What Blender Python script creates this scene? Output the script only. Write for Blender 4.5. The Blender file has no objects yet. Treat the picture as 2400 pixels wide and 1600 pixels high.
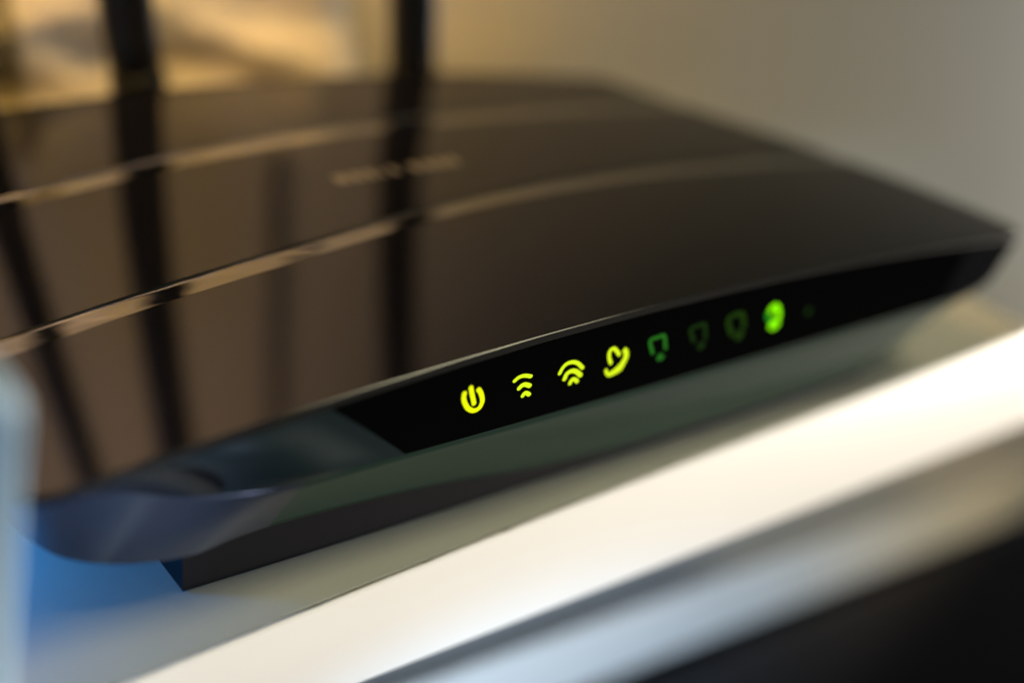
import bpy, bmesh, math, random
from mathutils import Vector, Matrix, noise
random.seed(4)
MM = 0.001
scn = bpy.context.scene
COL = scn.collection

# ------------------------------------------------------------------ camera
cam_d = bpy.data.cameras.new('camera')
cam = bpy.data.objects.new('camera', cam_d); COL.objects.link(cam)
cx = Vector((0.814587, -0.567786, 0.118604))
cy = Vector((0.195082, 0.46074, 0.86583))
cz = Vector((-0.546252, -0.682156, 0.486078))
m = Matrix((cx, cy, cz)).transposed().to_4x4()
m.translation = Vector((-112.78, -135.26, 136.08)) * MM
cam.matrix_world = m
cam_d.sensor_width = 36.0
cam_d.lens = 36.0 * 2900 / 2352
cam_d.clip_start = 0.005; cam_d.clip_end = 50
cam_d.dof.use_dof = True
cam_d.dof.focus_distance = 0.2035
cam_d.dof.aperture_fstop = 3.5
cam_d.dof.aperture_blades = 0
scn.camera = cam

# ------------------------------------------------------------------ light
w = bpy.data.worlds.new('World'); scn.world = w; w.use_nodes = True
bg = w.node_tree.nodes['Background']
bg.inputs[0].default_value = (0.55, 0.62, 0.70, 1); bg.inputs[1].default_value = 0.04
scn.view_settings.view_transform = 'Standard'
scn.view_settings.look = 'None'
scn.view_settings.exposure = 0.0
scn.view_settings.gamma = 1.0
scn.render.engine = 'CYCLES'
scn.cycles.use_denoising = True
scn.cycles.max_bounces = 8

def area(name, loc, target, size, power, color, size_y=None, spread=180):
    d = bpy.data.lights.new(name, 'AREA'); d.energy = power; d.color = color
    d.shape = 'RECTANGLE' if size_y else 'DISK'
    d.size = size * MM
    if size_y: d.size_y = size_y * MM
    d.spread = math.radians(spread)
    o = bpy.data.objects.new(name, d); COL.objects.link(o)
    o.location = Vector(loc) * MM
    o.rotation_euler = (Vector(target) - Vector(loc)).to_track_quat('-Z', 'Y').to_euler()
    return o

def spot(name, loc, target, power, color, angle, radius):
    d = bpy.data.lights.new(name, 'SPOT'); d.energy = power; d.color = color
    d.spot_size = math.radians(angle); d.spot_blend = 1.0; d.shadow_soft_size = radius * MM
    o = bpy.data.objects.new(name, d); COL.objects.link(o)
    o.location = Vector(loc) * MM
    o.rotation_euler = (Vector(target) - Vector(loc)).to_track_quat('-Z', 'Y').to_euler()
    return o

# warm lamp high beside the wall: tan wall, tan bundle
area('warm_lamp', (-70, 105, 330), (5, 215, 140), 110, 0.64, (1.0, 0.62, 0.20), spread=95)
# bright lamp level with the shelf, far out on the right: white shelf edge
spot('front_lamp', (1400, -450, -25), (70, 0, -46), 262.0, (1.0, 0.90, 0.77), 11, 30)
# extra warm fill, added for the right end of the lower board
spot('low_warm_fill', (330, -170, -50), (245, 55, -100), 2.2, (1.0, 0.80, 0.42), 40, 20)
# cool light low in front on the left: bluish lower board
spot('cool_lamp', (-190, -170, -10), (85, 60, -108), 14.0, (0.42, 0.68, 1.0), 30, 15)
# cool fill added from the right, greying the far right of the wall
area('right_fill', (900, -10, -60), (560, 215, -130), 200, 2.0, (0.88, 0.92, 1.0))
# blue glows at the left: a small one close to the shelf, an added weak high fill for the lid's reflection
area('blue_lamp', (-108, 46, 16), (-66, 10, 0), 12, 0.03, (0.0, 0.28, 1.0))
area('high_blue_fill', (-200, -60, 340), (-60, 215, 250), 120, 0.36, (0.22, 0.32, 1.0), spread=60)
# soft ceiling light
area('ceiling_lamp', (640, -420, 1300), (60, -70, 0), 560, 0.62, (1.0, 0.92, 0.60), spread=50)
# narrow pale fill added to brighten only the router's near left corner
spot('corner_fill', (-74, -300, -50), (-64, 4, 25), 5.5, (0.56, 0.66, 1.0), 7.4, 8)
# weak cool fill added at the front left
area('left_fill', (-190, -520, 120), (-60, 0, 10), 160, 0.45, (0.50, 0.72, 1.0))

# ------------------------------------------------------------------ materials
def mat(name, color, rough=0.5, spec=0.5, metal=0.0, coat=0.0, coat_rough=0.05,
        emit=None, emit_s=0.0, var=0.0, var_scale=40.0, rough_var=0.0, bump=0.0, bump_scale=200.0):
    mt = bpy.data.materials.new(name); mt.use_nodes = True
    nt = mt.node_tree; b = nt.nodes['Principled BSDF']
    b.inputs['Base Color'].default_value = (*color, 1)
    b.inputs['Roughness'].default_value = rough
    b.inputs['Specular IOR Level'].default_value = spec
    b.inputs['Metallic'].default_value = metal
    b.inputs['Coat Weight'].default_value = coat
    b.inputs['Coat Roughness'].default_value = coat_rough
    if emit:
        b.inputs['Emission Color'].default_value = (*emit, 1)
        b.inputs['Emission Strength'].default_value = emit_s
    tc = nt.nodes.new('ShaderNodeTexCoord')
    if var or rough_var:
        n = nt.nodes.new('ShaderNodeTexNoise'); n.inputs['Scale'].default_value = var_scale
        n.inputs['Detail'].default_value = 6
        nt.links.new(tc.outputs['Object'], n.inputs['Vector'])
        if var:
            r = nt.nodes.new('ShaderNodeMix'); r.data_type = 'RGBA'
            r.inputs['A'].default_value = (*[c * (1 - var) for c in color], 1)
            r.inputs['B'].default_value = (*[min(1, c * (1 + var)) for c in color], 1)
            nt.links.new(n.outputs['Fac'], r.inputs['Factor'])
            nt.links.new(r.outputs['Result'], b.inputs['Base Color'])
        if rough_var:
            mr = nt.nodes.new('ShaderNodeMapRange')
            mr.inputs['To Min'].default_value = max(0, rough - rough_var)
            mr.inputs['To Max'].default_value = rough + rough_var
            nt.links.new(n.outputs['Fac'], mr.inputs['Value'])
            nt.links.new(mr.outputs['Result'], b.inputs['Roughness'])
    if bump:
        n2 = nt.nodes.new('ShaderNodeTexNoise'); n2.inputs['Scale'].default_value = bump_scale
        n2.inputs['Detail'].default_value = 4
        nt.links.new(tc.outputs['Object'], n2.inputs['Vector'])
        bp = nt.nodes.new('ShaderNodeBump'); bp.inputs['Strength'].default_value = bump
        bp.inputs['Distance'].default_value = 0.0004
        nt.links.new(n2.outputs['Fac'], bp.inputs['Height'])
        nt.links.new(bp.outputs['Normal'], b.inputs['Normal'])
    return mt

M_top = mat('glossy_black_plastic', (0.004, 0.0038, 0.0055), 0.08, 0.32, rough_var=0.02, var=0.2)
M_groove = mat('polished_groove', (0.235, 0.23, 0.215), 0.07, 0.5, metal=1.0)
M_bead = mat('satin_edge', (0.020, 0.019, 0.017), 0.13, 1.0)
M_satin = mat('matt_edge', (0.006, 0.006, 0.006), 0.6, 0.12)
M_ramp = mat('charcoal_ramp', (0.012, 0.020, 0.021), 0.34, 0.3)
M_cable = mat('black_rubber', (0.008, 0.008, 0.008), 0.5, 0.3)
M_rim = mat('satin_black_rim', (0.005, 0.0055, 0.0065), 0.16, 0.4)
M_panel = mat('black_lens', (0.002, 0.002, 0.002), 0.08, 0.3)
M_low = mat('charcoal_lower_shell', (0.014, 0.033, 0.023), 0.34, 0.40, var=0.1)
M_lit_corner = mat('lit_corner_shell', (0.030, 0.034, 0.042), 0.3, 0.5, var=0.1)  # lower shell plastic again, its lit grey-blue corner put into the colour
M_base = mat('matt_black_base', (0.004, 0.004, 0.006), 0.5, 0.2)
M_ant = mat('antenna_plastic', (0.008, 0.007, 0.006), 0.32, 0.4, bump=0.2, bump_scale=800)
M_silver = mat('grey_print', (0.14, 0.12, 0.095), 0.3, 0.6)
M_wall = mat('painted_wall', (0.45, 0.40, 0.28), 0.7, 0.3, var=0.06, var_scale=9, bump=0.25, bump_scale=260)
M_white = mat('white_melamine', (0.80, 0.78, 0.74), 0.38, 0.5, var=0.02, var_scale=60, bump=0.02, bump_scale=700)
M_board = mat('pale_board_top', (0.74, 0.72, 0.62), 0.45, 0.4, var=0.06, var_scale=70, bump=0.1, bump_scale=900)
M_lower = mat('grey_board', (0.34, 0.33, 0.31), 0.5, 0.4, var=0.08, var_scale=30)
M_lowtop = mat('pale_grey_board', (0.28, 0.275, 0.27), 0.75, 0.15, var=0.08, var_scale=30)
M_dark = mat('near_black_fill', (0.020, 0.017, 0.016), 0.5, 0.3, var=0.3, var_scale=20)
M_floor = mat('dark_floor', (0.03, 0.026, 0.024), 0.6, 0.3, var=0.3, var_scale=12)
M_pale = mat('pale_lacquer', (0.46, 0.64, 0.80), 0.4, 0.5, var=0.03)
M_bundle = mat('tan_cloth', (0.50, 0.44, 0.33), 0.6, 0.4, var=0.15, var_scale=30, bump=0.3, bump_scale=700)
M_shaded_cloth = mat('shaded_cloth', (0.26, 0.225, 0.14), 0.65, 0.3, var=0.25, var_scale=35, bump=0.3, bump_scale=700)  # same bundle, its dimmer left part darkened in the colour itself
M_gap = mat('dark_gap', (0.02, 0.018, 0.015), 0.8, 0.2)

def led(name, c, s):
    return mat(name, (0.004, 0.004, 0.004), 0.5, 0.0, emit=c, emit_s=s)
L_yellow = led('lit_yellow_green', (0.90, 1.0, 0.002), 1.0)
L_lime = led('lit_lime', (0.76, 1.0, 0.012), 1.0)
L_green = led('lit_green', (0.26, 1.0, 0.0), 1.25)
L_deep = led('deep_green', (0.02, 0.42, 0.01), 0.8)
L_dim = led('dim_green', (0.07, 0.62, 0.04), 0.24)
L_faint = led('faint_green', (0.07, 0.25, 0.01), 0.15)
L_ghost = led('ghost_green', (0.05, 0.20, 0.015), 0.12)

# ------------------------------------------------------------------ mesh helpers
def obj(name, verts, faces, mt, parent=None, smooth=True, scale=MM):
    me = bpy.data.meshes.new(name)
    me.from_pydata([tuple(c * scale for c in v) for v in verts], [], faces)
    bm = bmesh.new(); bm.from_mesh(me)
    bmesh.ops.remove_doubles(bm, verts=bm.verts, dist=1e-7)
    bmesh.ops.recalc_face_normals(bm, faces=bm.faces)
    bm.to_mesh(me); bm.free()
    if smooth: me.shade_smooth()
    me.materials.append(mt)
    o = bpy.data.objects.new(name, me); COL.objects.link(o)
    if parent: o.parent = parent
    return o

def empty(name, loc=(0, 0, 0)):
    o = bpy.data.objects.new(name, None); COL.objects.link(o)
    o.location = Vector(loc) * MM
    return o

def tag(o, label=None, cat=None, group=None, kind=None):
    if label: o['label'] = label
    if cat: o['category'] = cat
    if group: o['group'] = group
    if kind: o['kind'] = kind
    return o

def bevel_box(name, lo, hi, r, mt, parent=None, seg=3, jitter=None):
    bm = bmesh.new(); bmesh.ops.create_cube(bm, size=1)
    for v in bm.verts:
        v.co = Vector([(lo[i] + hi[i]) / 2 + v.co[i] * (hi[i] - lo[i]) for i in range(3)]) * MM
    if r: bmesh.ops.bevel(bm, geom=list(bm.edges), offset=r * MM, segments=seg, profile=0.5, affect='EDGES')
    me = bpy.data.meshes.new(name); bm.to_mesh(me); bm.free()
    me.shade_smooth() if False else None
    for p in me.polygons: p.use_smooth = False
    me.materials.append(mt)
    o = bpy.data.objects.new(name, me); COL.objects.link(o)
    if parent: o.parent = parent
    return o

def interp(x, pts):
    if x <= pts[0][0]: return pts[0][1]
    for (a, b), (c, d) in zip(pts, pts[1:]):
        if x <= c:
            t = (x - a) / (c - a)
            return b + (d - b) * t
    return pts[-1][1]
def smooth_interp(x, pts, h=14):
    return sum(interp(x + k * h / 4, pts) for k in range(-4, 5)) / 9
def sstep(a, b, x):
    t = min(1, max(0, (x - a) / (b - a))); return t * t * (3 - 2 * t)

# ------------------------------------------------------------------ setting
wall_s = obj('wall', [(-900, 215, -900), (1600, 215, -900), (1600, 215, 1400), (-900, 215, 1400)], [(0, 1, 2, 3)], M_wall, smooth=False)
tag(wall_s, kind='structure')
floor_s = obj('floor', [(-1500, -1500, -780), (1900, -1500, -780), (1900, 215, -780), (-1500, 215, -780)], [(0, 1, 2, 3)], M_floor, smooth=False)
tag(floor_s, kind='structure')

# the shelf the router stands on: top sheet, white front edging with a fine seam
shelf = empty('shelf', (0, 1, -20))
tag(shelf, 'shelf board with bright white front edge, under the black router', 'shelf')
def child(o, par):
    o.parent = par; o.matrix_parent_inverse = Matrix.Translation(-par.location); return o
SEAM = [(-420, -20), (-120, -6.5), (-69, -3.6), (-26, -0.7), (9.5, 1.5), (60, 3.7), (164, 7.2), (200, 8.4)]
seam_y = lambda x: smooth_interp(x, SEAM, 20)
XE = 166.5
def board():
    vs, fs = [], []
    n = 120
    for i in range(n + 1):
        x = -420 + (XE + 420) * i / n
        y = seam_y(x)
        vs += [(x, y + 0.62, -21), (x, y + 0.58, -0.25), (x, y + 0.8, 0), (x, 205, 0), (x, 205, -21)]
    for i in range(n):
        for q in range(5):
            a_ = i * 5 + q; b_ = i * 5 + (q + 1) % 5
            fs.append((a_, b_, b_ + 5, a_ + 5))
    fs.append((0, 1, 2, 3, 4)); fs.append(tuple(n * 5 + q for q in range(5)))
    return obj('board', vs, fs, M_board, smooth=False)
child(board(), shelf)
def edging():
    # strip glued to the front, slightly proud of the top, with small nicks along the seam
    vs, fs = [], []
    n = 420
    for i in range(n + 1):
        x = -420 + (XE + 420) * i / n
        y = seam_y(x)
        j = noise.noise(Vector((x * 0.15, 3.1, 0))) * 0.10 + noise.noise(Vector((x * 0.9, 7.7, 0))) * 0.08
        nick = 1.1 * max(0, noise.noise(Vector((x * 0.7, 1.3, 0))) - 0.32)
        prof = [(y + 0.30 + j - nick, -0.9), (y + 0.25 + j - nick, 0.0 - nick), (y - 0.2, 0.06), (y - 0.6, -0.15), (y - 0.9, -0.6), (-1.3, -20.6), (-1.0, -21.3), (0.3, -21.5), (y + 0.32, -20.5)]
        vs += [(x, yy, z) for yy, z in prof]
    k = 9
    for i in range(n):
        for q in range(k - 1):
            a = i * k + q; fs.append((a, a + 1, a + k + 1, a + k))
    fs.append(tuple(range(k))); fs.append(tuple(n * k + q for q in range(k)))
    return obj('edge_strip', vs, fs, M_white)
child(edging(), shelf)

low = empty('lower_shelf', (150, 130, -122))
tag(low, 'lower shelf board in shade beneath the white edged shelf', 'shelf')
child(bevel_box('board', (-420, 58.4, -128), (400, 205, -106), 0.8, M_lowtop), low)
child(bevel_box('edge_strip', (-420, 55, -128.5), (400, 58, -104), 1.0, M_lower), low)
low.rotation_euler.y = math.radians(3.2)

fill_box = empty('dark_filler', (150, 135, -450))  # near-black box added so the area below the lower board stays dark
tag(fill_box, 'dark cabinet added to stand for the deep shade under the lower shelf board', 'filler')
child(bevel_box('body', (-420, 70, -779), (395, 200, -155), 1.0, M_dark), fill_box)
child(bevel_box('front_panel', (-420, 62, -779), (720, 70, -152), 1.0, M_dark), fill_box)

# pale board leaning up from the floor at the far left of the frame
up = empty('leaning_board', (-135, -19, -360))
tag(up, 'pale blue white board with a rounded corner at the far left, nearest the camera', 'board')
def leaning():
    # outline in its own plane: (across, up), rounded top corners, leaning 6 degrees
    R_ = 5.0; Wd = 70.0; top = 64.5; bot = -779.0
    out = [(-Wd, bot), (0, bot)]
    out += [(-R_ + R_ * math.cos(a), top - R_ + R_ * math.sin(a)) for a in [math.pi / 2 * k / 10 for k in range(11)]]
    out += [(-Wd + R_ - R_ * math.sin(a), top - R_ + R_ * math.cos(a)) for a in [math.pi / 2 * k / 10 for k in range(11)]]
    def P(p, y, ins):
        cx_, cy_ = -Wd / 2, (top + bot) / 2
        k = 1 - ins / 35.0
        x = cx_ + (p[0] - cx_) * k; z = p[1] - ins * (1 if p[1] > 0 else 0)
        return (-83.2 + x + 0.11 * (z - 63), y, z)
    n = len(out)
    prof = [(-22.0, 1.2), (-21.0, 0.3), (-20.0, 0.0), (-15.0, 0.0), (-14.0, 0.3), (-13.0, 1.2)]
    vs, fs = [], []
    for y, ins in prof: vs += [P(p, y, ins) for p in out]
    for j in range(len(prof) - 1):
        for i in range(n):
            q = (i + 1) % n; fs.append((j * n + i, j * n + q, (j + 1) * n + q, (j + 1) * n + i))
    fs.append(tuple(range(n))); fs.append(tuple((len(prof) - 1) * n + i for i in range(n)))
    return obj('board', vs, fs, M_pale, smooth=False)
child(leaning(), up)

# ------------------------------------------------------------------ router
router = empty('wifi_router', (28, 60, 0))
tag(router, 'glossy black wifi router with glowing green status icons on its front', 'router')
def part(o, par=router):
    return child(o, par)

def ztop(x, y=0):
    return 40.4 - 0.00052 * (x - 42) ** 2
XRP = [(-10, 135.2), (0, 135.0), (20, 131.8), (43, 125.6), (69, 115), (85, 106), (104, 100), (120, 93)]
XLP = [(-10, -80), (150, -80)]
YB = [(-90, 131), (-43, 129), (12, 124), (55, 117), (84, 110), (110, 104)]
Y1 = [(-90, 33), (-72, 34.5), (-49, 37.5), (-29, 38.8), (-6, 41.5), (12, 44.5), (53, 46), (126, 43)]
Y2 = [(-80, 79), (-59, 82), (-34, 84.5), (-6, 87), (24, 86), (70, 83.5), (104, 82)]
G1, G2 = 5.6, 6.0
RR = 5.0
def side_limits(y):
    xr = smooth_interp(y, XRP); xl = interp(y, XLP)
    if y < RR:
        d = RR - math.sqrt(max(0, RR * RR - (RR - y) ** 2)); xr -= d; xl += d
    return xl, xr

# --- rows of the top: parameter t along the depth, tiers split by the two grooves
NX = 220
def row(fy, gz=None):
    """fy(x) gives y; returns a row of points across the lid"""
    pts = []
    # iterate the side limits with y of the ends
    xl, xr = -80, 130
    for _ in range(6):
        xl = side_limits(fy(xl))[0]; xr = side_limits(fy(xr))[1]
    for i in range(NX + 1):
        s = i / NX
        s = s + 0.0 * math.sin(2 * math.pi * s)
        x = xl + (xr - xl) * s
        y = fy(x)
        z = ztop(x, y) + (gz(x) if gz else 0)
        pts.append((x, y, z))
    return pts
y1 = lambda x: smooth_interp(x, Y1, 18)
y2 = lambda x: smooth_interp(x, Y2, 18)
yb = lambda x: smooth_interp(x, YB, 18)
def blend(fa, fb, t): return lambda x: fa(x) * (1 - t) + fb(x) * t
y0 = lambda x: 0.0

def sheet(name, rows, mt):
    vs, fs = [], []
    for r in rows: vs += r
    k = NX + 1
    for j in range(len(rows) - 1):
        for i in range(NX):
            a = j * k + i; fs.append((a, a + 1, a + k + 1, a + k))
    return obj(name, vs, fs, mt)

tsq = lambda n: [(i / n) ** 2 for i in range(n + 1)]
lin = lambda n: [i / n for i in range(n + 1)]
rows1 = [row(blend(y0, y1, t)) for t in tsq(28)]
def groove(fy, width, depth, seed):
    rows = []
    n = 18
    for t in lin(n):
        def gz(x, t=t):
            # flat facet falling towards the back, closed by a short steep step
            if t < 0.86: base = -depth * (t / 0.86)
            else: base = -depth * (1 - (t - 0.86) / 0.14)
            e = min(1, 6 * t, 6 * (1 - t))
            rip = 0.08 * noise.noise(Vector((x * 0.12 + t * 1.6, t * 0.9 + seed, 2))) + 0.05 * noise.noise(Vector((x * 0.26 + t * 2.6, t * 1.2 + seed, 6)))
            return base + rip * e
        rows.append(row(lambda x, t=t: fy(x) + width * t, gz))
    return rows
rg1 = groove(y1, G1, 0.34, 1.7)
rows2 = [row(blend(lambda x: y1(x) + G1, y2, t)) for t in lin(20)]
rg2 = groove(y2, G2, 0.34, 5.2)
rows3 = [row(blend(lambda x: y2(x) + G2, yb, t)) for t in lin(16)]
for rws in (rows1, rows2, rows3):
    part(sheet('top_panel', rws, M_top))
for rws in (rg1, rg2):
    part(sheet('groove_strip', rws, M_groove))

# --- rim loop around the lid
allrows = rows1 + rg1[1:] + rows2[1:] + rg2[1:] + rows3[1:]
loop = list(allrows[0]) + [r[-1] for r in allrows[1:]] + list(reversed(allrows[-1]))[1:] + [r[0] for r in reversed(allrows[1:-1])]
NL = len(loop)
def normals(lp):
    out = []
    n = len(lp)
    for i in range(n):
        a, b = lp[(i - 2) % n], lp[(i + 2) % n]
        t = Vector((b[0] - a[0], b[1] - a[1], 0))
        t = t.normalized() if t.length > 1e-9 else Vector((1, 0, 0))
        out.append(Vector((t.y, -t.x, 0)))
    return out
nrm = normals(loop)
def offset(lp, nn, d, dz):
    return [(p[0] + q.x * d, p[1] + q.y * d, p[2] + dz) for p, q in zip(lp, nn)]
# --- lip loop: wide rounding at the left front corner, smaller at the right one
def zlip(x): return 23.4 - 0.004 * (x - 20) * (0.5 if x < 20 else 0.4)
def make_lip():
    res = [None] * NL; corner = {}
    cum = [0]
    for i in range(1, NL): cum.append(cum[-1] + math.dist(loop[i][:2], loop[i - 1][:2]))
    tot = cum[-1] + math.dist(loop[-1][:2], loop[0][:2])
    iL = min(range(NX), key=lambda i: abs(loop[i][0] + 38))
    iR = min(range(NX), key=lambda i: abs(loop[i][0] - 124))
    # right corner: path from iR along to the side point with y=30
    jR = next(i for i in range(NX, NL) if loop[i][1] > 6.5)
    jL = next(i for i in range(NL - 1, 0, -1) if loop[i][1] > 44)
    for i in range(NL):
        x, y, z = loop[i]
        res[i] = (x, y, zlip(x))
    for i in range(iR, jR + 1):
        f = (cum[i] - cum[iR]) / (cum[jR] - cum[iR]); a = f * math.pi / 2
        x = loop[iR][0] + (loop[jR][0] - loop[iR][0]) * math.sin(a); y = loop[jR][1] * (1 - math.cos(a))
        res[i] = (x, y, zlip(x))
    for i in range(jR + 40):                   # the lip sweeps up towards the right end
        x, y, z = res[i]; res[i] = (x, y, z + 3.2 * sstep(114, 134, x) * (1 - sstep(10, 60, y)))
    path = list(range(iL, -1, -1)) + list(range(NL - 1, jL - 1, -1))
    cc = [0]
    for a, b in zip(path, path[1:]): cc.append(cc[-1] + math.dist(loop[a][:2], loop[b][:2]))
    for k, i in enumerate(path):
        a = cc[k] / cc[-1] * math.pi / 2
        x = loop[iL][0] + (loop[jL][0] - loop[iL][0]) * math.sin(a); y = loop[jL][1] * (1 - math.cos(a))
        res[i] = (x, y, zlip(x) - 1.5 * math.sin(a) ** 2)
        corner[i] = a
    return res, corner
lip, left_corner = make_lip()
ln = normals(lip)

def ring_faces(rings):
    vs, fs = [], []
    for r in rings: vs += r
    n = len(rings[0])
    for j in range(len(rings) - 1):
        for i in range(n):
            a = j * n + i; b = j * n + (i + 1) % n
            fs.append((a, b, b + n, a + n))
    return vs, fs
# slim rounded bead along the lid edge
bead = [offset(loop, nrm, d, dz) for d, dz in ((-0.35, 0.01), (-0.12, -0.06), (0.28, -0.55), (0.5, -0.88), (0.55, -1.15))]
bead = [[(x, y, z + 0.07 * noise.noise(Vector((x * 0.12, 5.5, 0))) * (1 if i < NX else 0)) for i, (x, y, z) in enumerate(r)] for r in bead]
def bead_run(i0, i1, mt):
    idx = [i % NL for i in range(i0, i1 + 1)]
    vs, fs = [], []
    for r in bead: vs += [r[i] for i in idx]
    n = len(idx)
    for j in range(len(bead) - 1):
        for i in range(n - 1):
            q = j * n + i; fs.append((q, q + 1, q + n + 1, q + n))
    return obj('edge_bead', vs, fs, mt)
part(bead_run(2, NX - 3, M_bead)); part(bead_run(NX - 3, NL + 2, M_satin))
# front and side wall between the bead and the lip
top_w = offset(loop, nrm, 0.52, -1.12)
wall_rings = []
NW = 14
for k in range(NW + 1):
    t = k / NW
    ring = []
    for p, q in zip(top_w, lip):
        bul = 0.0
        ring.append((p[0] * (1 - t) + q[0] * t, p[1] * (1 - t) + q[1] * t - 0.0, p[2] * (1 - t) + q[2] * t))
    wall_rings.append(ring)
vs, fs = ring_faces(wall_rings); part(obj('side_wall', vs, fs, M_rim))
# undercut lower shell
def zchamf(x): return interp(x, [(-60, 10.8), (-35, 10.2), (-10, 8.6), (8, 5.6), (30, 4.0), (70, 3.5), (102, 4.0), (109, 5.5), (114, 9), (120, 13), (127, 19), (135, 24)])
low_rings = [lip, [(p[0] + q.x * 0.1, p[1] + q.y * 0.1, p[2] - 0.35) for p, q in zip(lip, ln)]]
INS = 8.0
for k in range(1, 11):
    t = k / 10
    ring = []
    for p, q in zip(lip, ln):
        d = -INS * t
        zc = smooth_interp(p[0], [(-60, 10.8), (-35, 10.2), (-10, 8.6), (8, 5.6), (30, 4.0), (70, 3.5), (102, 4.0), (109, 5.5), (114, 9), (120, 13), (127, 19), (135, 24)], 10)
        bx, by = p[0] - q.x * INS, p[1] - q.y * INS
        i = len(ring)
        if i in left_corner:                       # fuller, squarer foot under the left front corner
            a = left_corner[i]
            sx = -37 - 39.5 * math.sin(a) ** 0.55; sy = 8 + 38 * (1 - max(0, math.cos(a)) ** 0.5) - 2.0 * sstep(0.02, 0.25, a) * (1 - sstep(0.9, 1.4, a))
            g = sstep(0.0, 0.12, a) * (1 - sstep(1.35, 1.57, a))
            bx = bx * (1 - g) + sx * g; by = by * (1 - g) + sy * g
        e = t if i not in left_corner else t
        ring.append((p[0] * (1 - e) + bx * e, p[1] * (1 - e) + by * e, (p[2] - 0.35) * (1 - t) + zc * t))
    low_rings.append(ring)
vs, fs = ring_faces(low_rings)
n0 = (len(low_rings) - 1) * NL
fs.append(tuple(n0 + i for i in range(NL)))
cornerset = {i for i, a in left_corner.items() if a > 0.05}
keep, corner_f = [], []
for f in fs:
    (corner_f if len(f) == 4 and all((q % NL) in cornerset for q in f) else keep).append(f)
part(obj('lower_shell', vs, keep, M_low))
def used(vs, fs):
    ids = sorted({q for f in fs for q in f}); mp = {q: k for k, q in enumerate(ids)}
    return [vs[q] for q in ids], [tuple(mp[q] for q in f) for f in fs]
cv, cf = used(vs, corner_f)
part(obj('corner_foot', cv, cf, M_lit_corner))
# base plate standing on the shelf
def base():
    zt = 11.2
    pts = [(-54.5, 10.6), (-20, 10.3), (40, 10.2), (104, 10.4), (108, 14), (92, 98), (-60, 112)]
    vs = [(x, y, 0.25) for x, y in pts] + [(x, y, zt if x < 0 else (7.0 if x < 60 else 6.5)) for x, y in pts]
    n = len(pts)
    fs = [tuple(range(n)), tuple(range(n, 2 * n))] + [(i, (i + 1) % n, n + (i + 1) % n, n + i) for i in range(n)]
    return obj('base_plate', vs, fs, M_base, smooth=False)
part(base())

# --- indicator window: thin black lens lying on the front wall
def front_y(x, z):
    zt = ztop(x) - 1.12; zl = zlip(x)
    t = (zt - z) / (zt - zl)
    return -0.55 * (1 - t)
def lens():
    vs, fs = [], []
    n, mrow = 90, 6
    for j in range(mrow + 1):
        for i in range(n + 1):
            s = i / n
            t = j / mrow
            xl = -36.5 + 14 * t; xr = 113 - 3 * t
            x = xl + (xr - xl) * s
            zt = ztop(x) - 1.2; zl = zlip(x) + 0.15
            z = zt + (zl - zt) * t
            vs.append((x, front_y(x, z) - 0.12, z))
    k = n + 1
    for j in range(mrow):
        for i in range(n):
            a = j * k + i; fs.append((a, a + 1, a + k + 1, a + k))
    return obj('indicator_window', vs, fs, M_panel)
part(lens())

# --- raised ramp added to catch a streak of light at the left end of the window
def ramp_mesh():
    vs, fs = [], []
    n, mrow = 60, 10
    for j in range(mrow + 1):
        t = j / mrow
        for i in range(n + 1):
            s_ = i / n
            x = -66 + 15 * t * 0.5 + (46 + 7 * t) * s_ * (1 - 0.02 * t)
            x = (-66 + 14 * t) + (29.5 + 0 * t) * s_ + 0.2
            zt = ztop(x) - 1.2; zl = zlip(x) + 0.12
            z = zt + (zl - zt) * t
            h = 1.25 * sstep(0, 0.56, s_) * (1 - sstep(0.56, 0.9, s_))
            edge = min(1, 4 * t + 0.15) * min(1, 5 * (1 - t) + 0.1)
            lx = -38
            yy = front_y(x, z)
            if x < lx:
                q = min(1, (lx - x) / 42.0); yy += (44 * (1 - math.sqrt(1 - q * q))) * t
            vs.append((x, yy - 0.10 - h * edge, z))
    k = n + 1
    for j in range(mrow):
        for i in range(n):
            a = j * k + i; fs.append((a, a + 1, a + k + 1, a + k))
    return obj('streak_ramp', vs, fs, M_ramp)
part(ramp_mesh())

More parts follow.
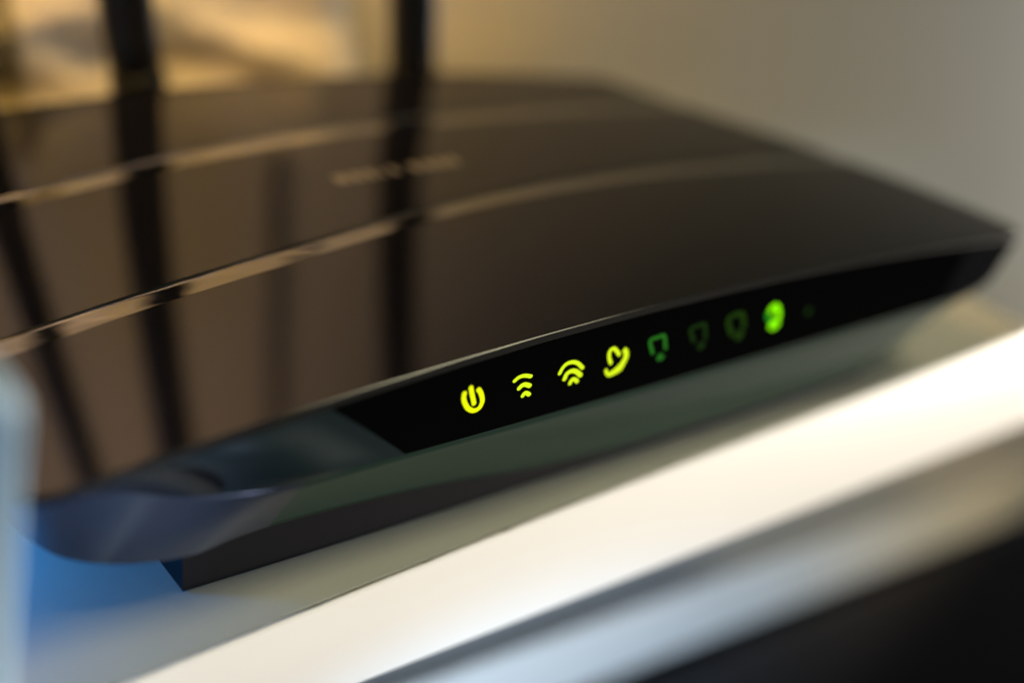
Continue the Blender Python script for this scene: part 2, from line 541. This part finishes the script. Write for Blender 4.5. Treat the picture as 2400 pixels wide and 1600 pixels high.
# --- status icons
def stroke(name, pts, wd, mt, par, sub=6):
    # smooth centre line (Catmull-Rom), round caps, extruded flat
    P = [Vector((p[0], p[1])) for p in pts]
    if len(P) > 2:
        Q = [P[0] * 2 - P[1]] + P + [P[-1] * 2 - P[-2]]
        line = []
        for i in range(1, len(Q) - 2):
            for k in range(sub):
                t = k / sub; a, b, c, d = Q[i - 1], Q[i], Q[i + 1], Q[i + 2]
                line.append(0.5 * ((2 * b) + (c - a) * t + (2 * a - 5 * b + 4 * c - d) * t * t + (3 * b - a - 3 * c + d) * t ** 3))
        line.append(P[-1])
    else: line = P
    r = wd / 2 * 0.88
    left, right = [], []
    n = len(line)
    for i in range(n):
        a = line[max(0, i - 1)]; b = line[min(n - 1, i + 1)]
        t = (b - a).normalized(); nv = Vector((-t.y, t.x))
        left.append(line[i] + nv * r); right.append(line[i] - nv * r)
    def cap(c, v0, ccw):
        return [c + Matrix.Rotation(ang, 2) @ v0 for ang in [math.pi * k / 8 * ccw for k in range(1, 8)]]
    vs, fs = [], []
    def put(p): 
        vs.append((p.x, front_y(p.x, p.y) - 0.17, p.y)); return len(vs) - 1
    L = [put(p) for p in left]; R = [put(p) for p in right]
    for i in range(n - 1): fs.append((L[i], L[i + 1], R[i + 1], R[i]))
    e = [put(p) for p in cap(line[-1], left[-1] - line[-1], -1)]
    fs.append(tuple([L[-1]] + e + [R[-1]]))
    s = [put(p) for p in cap(line[0], right[0] - line[0], -1)]
    fs.append(tuple([R[0]] + s + [L[0]]))
    o = obj(name, vs, fs, mt, smooth=False)
    return child2(o, par)
def blob(name, pts, mt, par, smooth_=True):
    vs = [(x, front_y(x, z) - 0.17, z) for x, z in pts]
    return child2(obj(name, vs, [tuple(range(len(vs)))], mt, smooth=False), par)
def disc(name, c, r, mt, par, sx=1.0):
    return blob(name, [(c[0] + r * sx * math.cos(a), c[1] + r * math.sin(a)) for a in [2 * math.pi * k / 24 for k in range(24)]], mt, par)
def child2(o, par):
    o.parent = par; o.matrix_parent_inverse = Matrix.Translation(-(router.location)); return o
def icon(name, label):
    o = bpy.data.objects.new(name, None); COL.objects.link(o); o.parent = router
    o['label'] = label
    return o
K = 1.0
ic = icon('power_light', 'lit yellow green power symbol')
stroke('ring', [(-12.88, 32.54), (-12.87, 31.57), (-12.41, 30.38), (-11.65, 29.29), (-10.55, 28.62), (-9.59, 28.84), (-9.16, 29.71), (-9.24, 30.63), (-9.7, 31.81), (-10.22, 32.56)], 1.0, L_yellow, ic)
stroke('bar', [(-11.78, 33.31), (-11.47, 32.27), (-11.06, 31.1), (-10.71, 30.03)], 0.98, L_yellow, ic)
ic = icon('wifi_light', 'lit yellow green wifi arcs, the narrower of two')
stroke('arc', [(-3.24, 32.41), (-2.47, 32.89), (-1.34, 32.93), (-0.03, 32.47)], 0.85, L_lime, ic)
stroke('arc', [(-2.04, 30.67), (-1.54, 31.09), (-0.87, 31.1), (0.06, 30.63)], 1.0, L_lime, ic)
stroke('arc', [(-1.02, 28.95), (-0.79, 29.31), (-0.41, 29.34), (0.28, 28.86)], 0.9, L_lime, ic)
ic = icon('wifi_light', 'lit yellow green wifi arcs, the wider of two')
stroke('arc', [(6.04, 31.53), (6.47, 32.49), (7.24, 33.12), (8.43, 33.15), (9.63, 32.61), (10.85, 31.43)], 0.85, L_lime, ic)
stroke('arc', [(7.32, 30.11), (7.62, 31.01), (8.45, 31.36), (9.29, 31.16), (10.1, 30.59), (10.72, 29.98)], 1.0, L_lime, ic)
stroke('arc', [(8.73, 28.88), (8.9, 29.4), (9.28, 29.55), (9.84, 29.26), (10.21, 28.89)], 0.9, L_lime, ic)
ic = icon('internet_light', 'lit yellow green hook and swoosh symbol')
stroke('hook', [(17.1, 30.84), (16.5, 31.95), (16.27, 33.13), (16.56, 33.71), (17.19, 33.7), (17.83, 33.14), (18.6, 32.21)], 0.85, L_lime, ic)
blob('swoosh', [(19.66, 33.43), (20.3, 32.95), (20.79, 32.08), (20.89, 31.11), (20.37, 29.52), (19.95, 28.68), (19.04, 28.28), (17.93, 28.02), (17.19, 28.01), (16.45, 28.57), (15.94, 29.55), (16.26, 30.04), (16.65, 29.66), (16.88, 29.04), (17.21, 28.96), (18.27, 29.46), (19.17, 30.19), (19.72, 31.1), (19.76, 31.95), (19.17, 32.74)], L_lime, ic)
ic = icon('port_light', 'dim green port symbol beside the swoosh symbol')
stroke('bracket', [(26.56, 30.63), (25.8, 32.05), (25.3, 33.5), (26.81, 33.72), (28.35, 33.74), (29.0, 32.27), (29.5, 30.9)], 0.85, L_dim, ic, 4)
blob('foot', [(28.31, 30.23), (29.77, 29.21), (29.25, 28.55), (28.24, 28.59), (27.79, 29.09)], L_dim, ic)
ic = icon('port_light', 'almost dark port symbol, the faintest of the boxed ones')
stroke('bracket', [(36.17, 30.87), (35.19, 32.45), (34.7, 33.7), (36.17, 33.97), (37.92, 33.89), (38.57, 32.29), (39.08, 30.8)], 1.0, L_ghost, ic, 4)
disc('foot', (38.4, 29.38), 0.9, L_ghost, ic)
ic = icon('port_light', 'faint olive green port symbol beside the bright one')
stroke('bracket', [(45.92, 30.08), (44.55, 31.97), (43.9, 33.8), (45.41, 34.35), (47.17, 34.08), (47.92, 32.84), (48.54, 31.11)], 1.2, L_faint, ic, 4)
disc('foot', (47.92, 29.44), 1.1, L_faint, ic)
ic = icon('port_light', 'bright green port symbol, the only bright one of its kind')
stroke('bracket', [(54.9, 33.0), (54.9, 33.6), (55.75, 34.0), (56.6, 33.4), (57.3, 32.2), (57.6, 31.2)], 1.3, L_green, ic, 4)
stroke('side_bar', [(55.7, 30.8), (54.7, 31.7), (54.3, 32.7)], 1.05, L_deep, ic, 4)
disc('foot', (56.95, 29.75), 1.15, L_green, ic, 1.2)
ic = icon('small_light', 'barely visible green dot, last in the row of icons')
disc('dot', (65.96, 30.69), 0.9, L_ghost, ic)

# --- blurred raised emblem on the middle of the lid
em = bpy.data.objects.new('emblem', None); COL.objects.link(em); em.parent = router
gx = [(0.6, 3.2), (4.2, 2.6), (7.4, 2.2), (10.4, 1.0), (13.0, 1.6), (17.5, 2.2), (20.6, 2.6), (23.8, 2.2), (26.6, 2.0)]
for i, (gx0, gw) in enumerate(gx):
    yy = 66.6 - 0.02 * gx0
    z = ztop(gx0)
    o = bevel_box('mark', (gx0 - 1, yy - 1.6, z - 0.05), (gx0 - 1 + gw, yy + 1.9 - (0.9 if i == 3 else 0), z + 0.12), 0.05, M_silver, seg=1)
    child2(o, em)

# --- antennas standing behind the router, splayed outwards
def antenna(base, top, w0, w1, th):
    b = Vector(base); t = Vector(top); ax = (t - b).normalized()
    side = Vector((1, 0, 0)); side = (side - ax * side.dot(ax)).normalized(); fw = ax.cross(side)
    a = bpy.data.objects.new('antenna', None); COL.objects.link(a); a.parent = router
    def tube(name, p0, p1, ra, rb, ta, tb, n=24, tip=True, mt=M_ant):
        vs, fs = [], []
        N = 20
        for k in range(N + 1):
            f = k / N
            c = p0.lerp(p1, f)
            rr = ra + (rb - ra) * f; tt = ta + (tb - ta) * f
            e = 1.0
            if tip and f > 0.9: e = math.sqrt(max(0.02, 1 - ((f - 0.9) / 0.1) ** 2))
            for i in range(n):
                an = 2 * math.pi * i / n
                ca, sa = math.cos(an), math.sin(an)
                px = math.copysign(abs(ca) ** 0.6, ca) * rr * e; py = math.copysign(abs(sa) ** 0.6, sa) * tt * e
                v = c + side * px + fw * py
                vs.append(tuple(v))
        for k in range(N):
            for i in range(n):
                p = k * n + i; q = k * n + (i + 1) % n
                fs.append((p, q, q + n, p + n))
        fs.append(tuple(range(n))); fs.append(tuple(N * n + i for i in range(n)))
        return child2(obj(name, vs, fs, mt), a)
    tube('rod', b + ax * 8, t, w0, w1, th, th * 0.8)
    tube('hinge', b - ax * 8, b + ax * 12, w0 * 1.08, w0 * 1.05, th * 1.15, th * 1.1, tip=False)
    tube('pivot', b + Vector((0, -10, -2)), b + Vector((0, 1, -2)), w0 * 0.7, w0 * 0.8, th, th, tip=False)
antenna((-8.7, 146, 24), (-32, 148, 205), 6.2, 5.7, 4.0)
antenna((58, 132, 24), (41, 132, 205), 6.2, 5.7, 4.0)
antenna((-46.5, 152, 24), (-54, 152, 205), 4.6, 4.2, 3.5)

# ------------------------------------------------------------------ tan crumpled bundle behind the router
def bundle(name, x0, x1, H0, D0, seed, lift, mt):
    n, k = 120, 60
    vs, fs = [], []
    for j in range(k + 1):
        for i in range(n + 1):
            s = i / n; t = j / k
            x = x0 + (x1 - x0) * s + 5 * noise.noise(Vector((t * 4, seed, 0)))
            a = t * math.pi
            e0 = 0.80 + 0.0 * s
            endf = min(1.0, math.sqrt(max(0.0, 1 - max(0, (s - e0) / (1 - e0)) ** 2)) + 0.02)
            H = (H0 + 8 * math.sin(s * 5 + seed)) * (0.6 + 0.4 * endf)
            D = D0 * (0.35 + 0.65 * endf)
            L = (x1 - x0) / 236.0
            v = t * 9 + s * 2.4 * L + 1.4 * noise.noise(Vector((s * 4 * L, t * 2, seed)))
            fold = 1 - abs(math.sin(v * 1.5))
            fold2 = noise.noise(Vector((s * 7 * L, t * 11 + s * 6 * L, seed)))
            fold3 = noise.noise(Vector((s * 16 * L, t * 26 + s * 9 * L, seed + 4)))
            r = 1 + 0.34 * (fold - 0.5) + 0.22 * fold2 + 0.07 * fold3
            y = 192 - 2.1 * D * r * abs(math.sin(a)) ** 0.6 * max(0.0, 1 - t) ** 1.3
            z = 0.6 + lift * max(0, s - 0.2) + H * 0.5 * (1 - math.cos(a)) * (0.9 + 0.1 * r)
            vs.append((x, y, z))
    w = n + 1
    for j in range(k):
        for i in range(n):
            a = j * w + i; fs.append((a, a + 1, a + w + 1, a + w))
    for i in range(n): fs.append((i, i + 1, k * w + i + 1, k * w + i))
    return obj(name, vs, fs, mt)
tag(bundle('cloth', -30, 66, 84, 21, 9.0, 8.0, M_bundle), 'crumpled light tan cloth behind the router, between its two antennas in view', 'cloth')
tag(bundle('cloth', -190, -8, 70, 19, 3.0, 0.0, M_shaded_cloth), 'left part of the crumpled cloth, shade put into its duller colour, at the far left behind the router', 'cloth')

# ------------------------------------------------------------------ unseen black cable, added for its dark streak in the lid
def cable():
    path = [(66, 206, 1), (64, 207, 40), (57, 208, 85), (50, 209, 115), (44, 209, 150), (36, 209, 185), (20, 210, 260), (-10, 210, 380), (-60, 210, 560), (-120, 210, 800)]
    P = [Vector(p) for p in path]
    Q = [P[0] * 2 - P[1]] + P + [P[-1] * 2 - P[-2]]
    line = []
    for i in range(1, len(Q) - 2):
        for k in range(10):
            t = k / 10; a, b, c, d = Q[i - 1], Q[i], Q[i + 1], Q[i + 2]
            line.append(0.5 * ((2 * b) + (c - a) * t + (2 * a - 5 * b + 4 * c - d) * t * t + (3 * b - a - 3 * c + d) * t ** 3))
    line.append(P[-1])
    vs, fs = [], []; n = 12; r = 2.6
    for i, p in enumerate(line):
        t = (line[min(i + 1, len(line) - 1)] - line[max(i - 1, 0)]).normalized()
        u = t.cross(Vector((0, 1, 0))).normalized(); v = u.cross(t)
        for k in range(n):
            an = 2 * math.pi * k / n; q = p + u * r * math.cos(an) + v * r * math.sin(an); vs.append(tuple(q))
    for i in range(len(line) - 1):
        for k in range(n):
            a = i * n + k; b = i * n + (k + 1) % n; fs.append((a, b, b + n, a + n))
    return obj('cable', vs, fs, M_cable)
tag(cable(), 'added black cable, there for its dark reflection in the lid, on the wall behind the light tan cloth', 'cable')
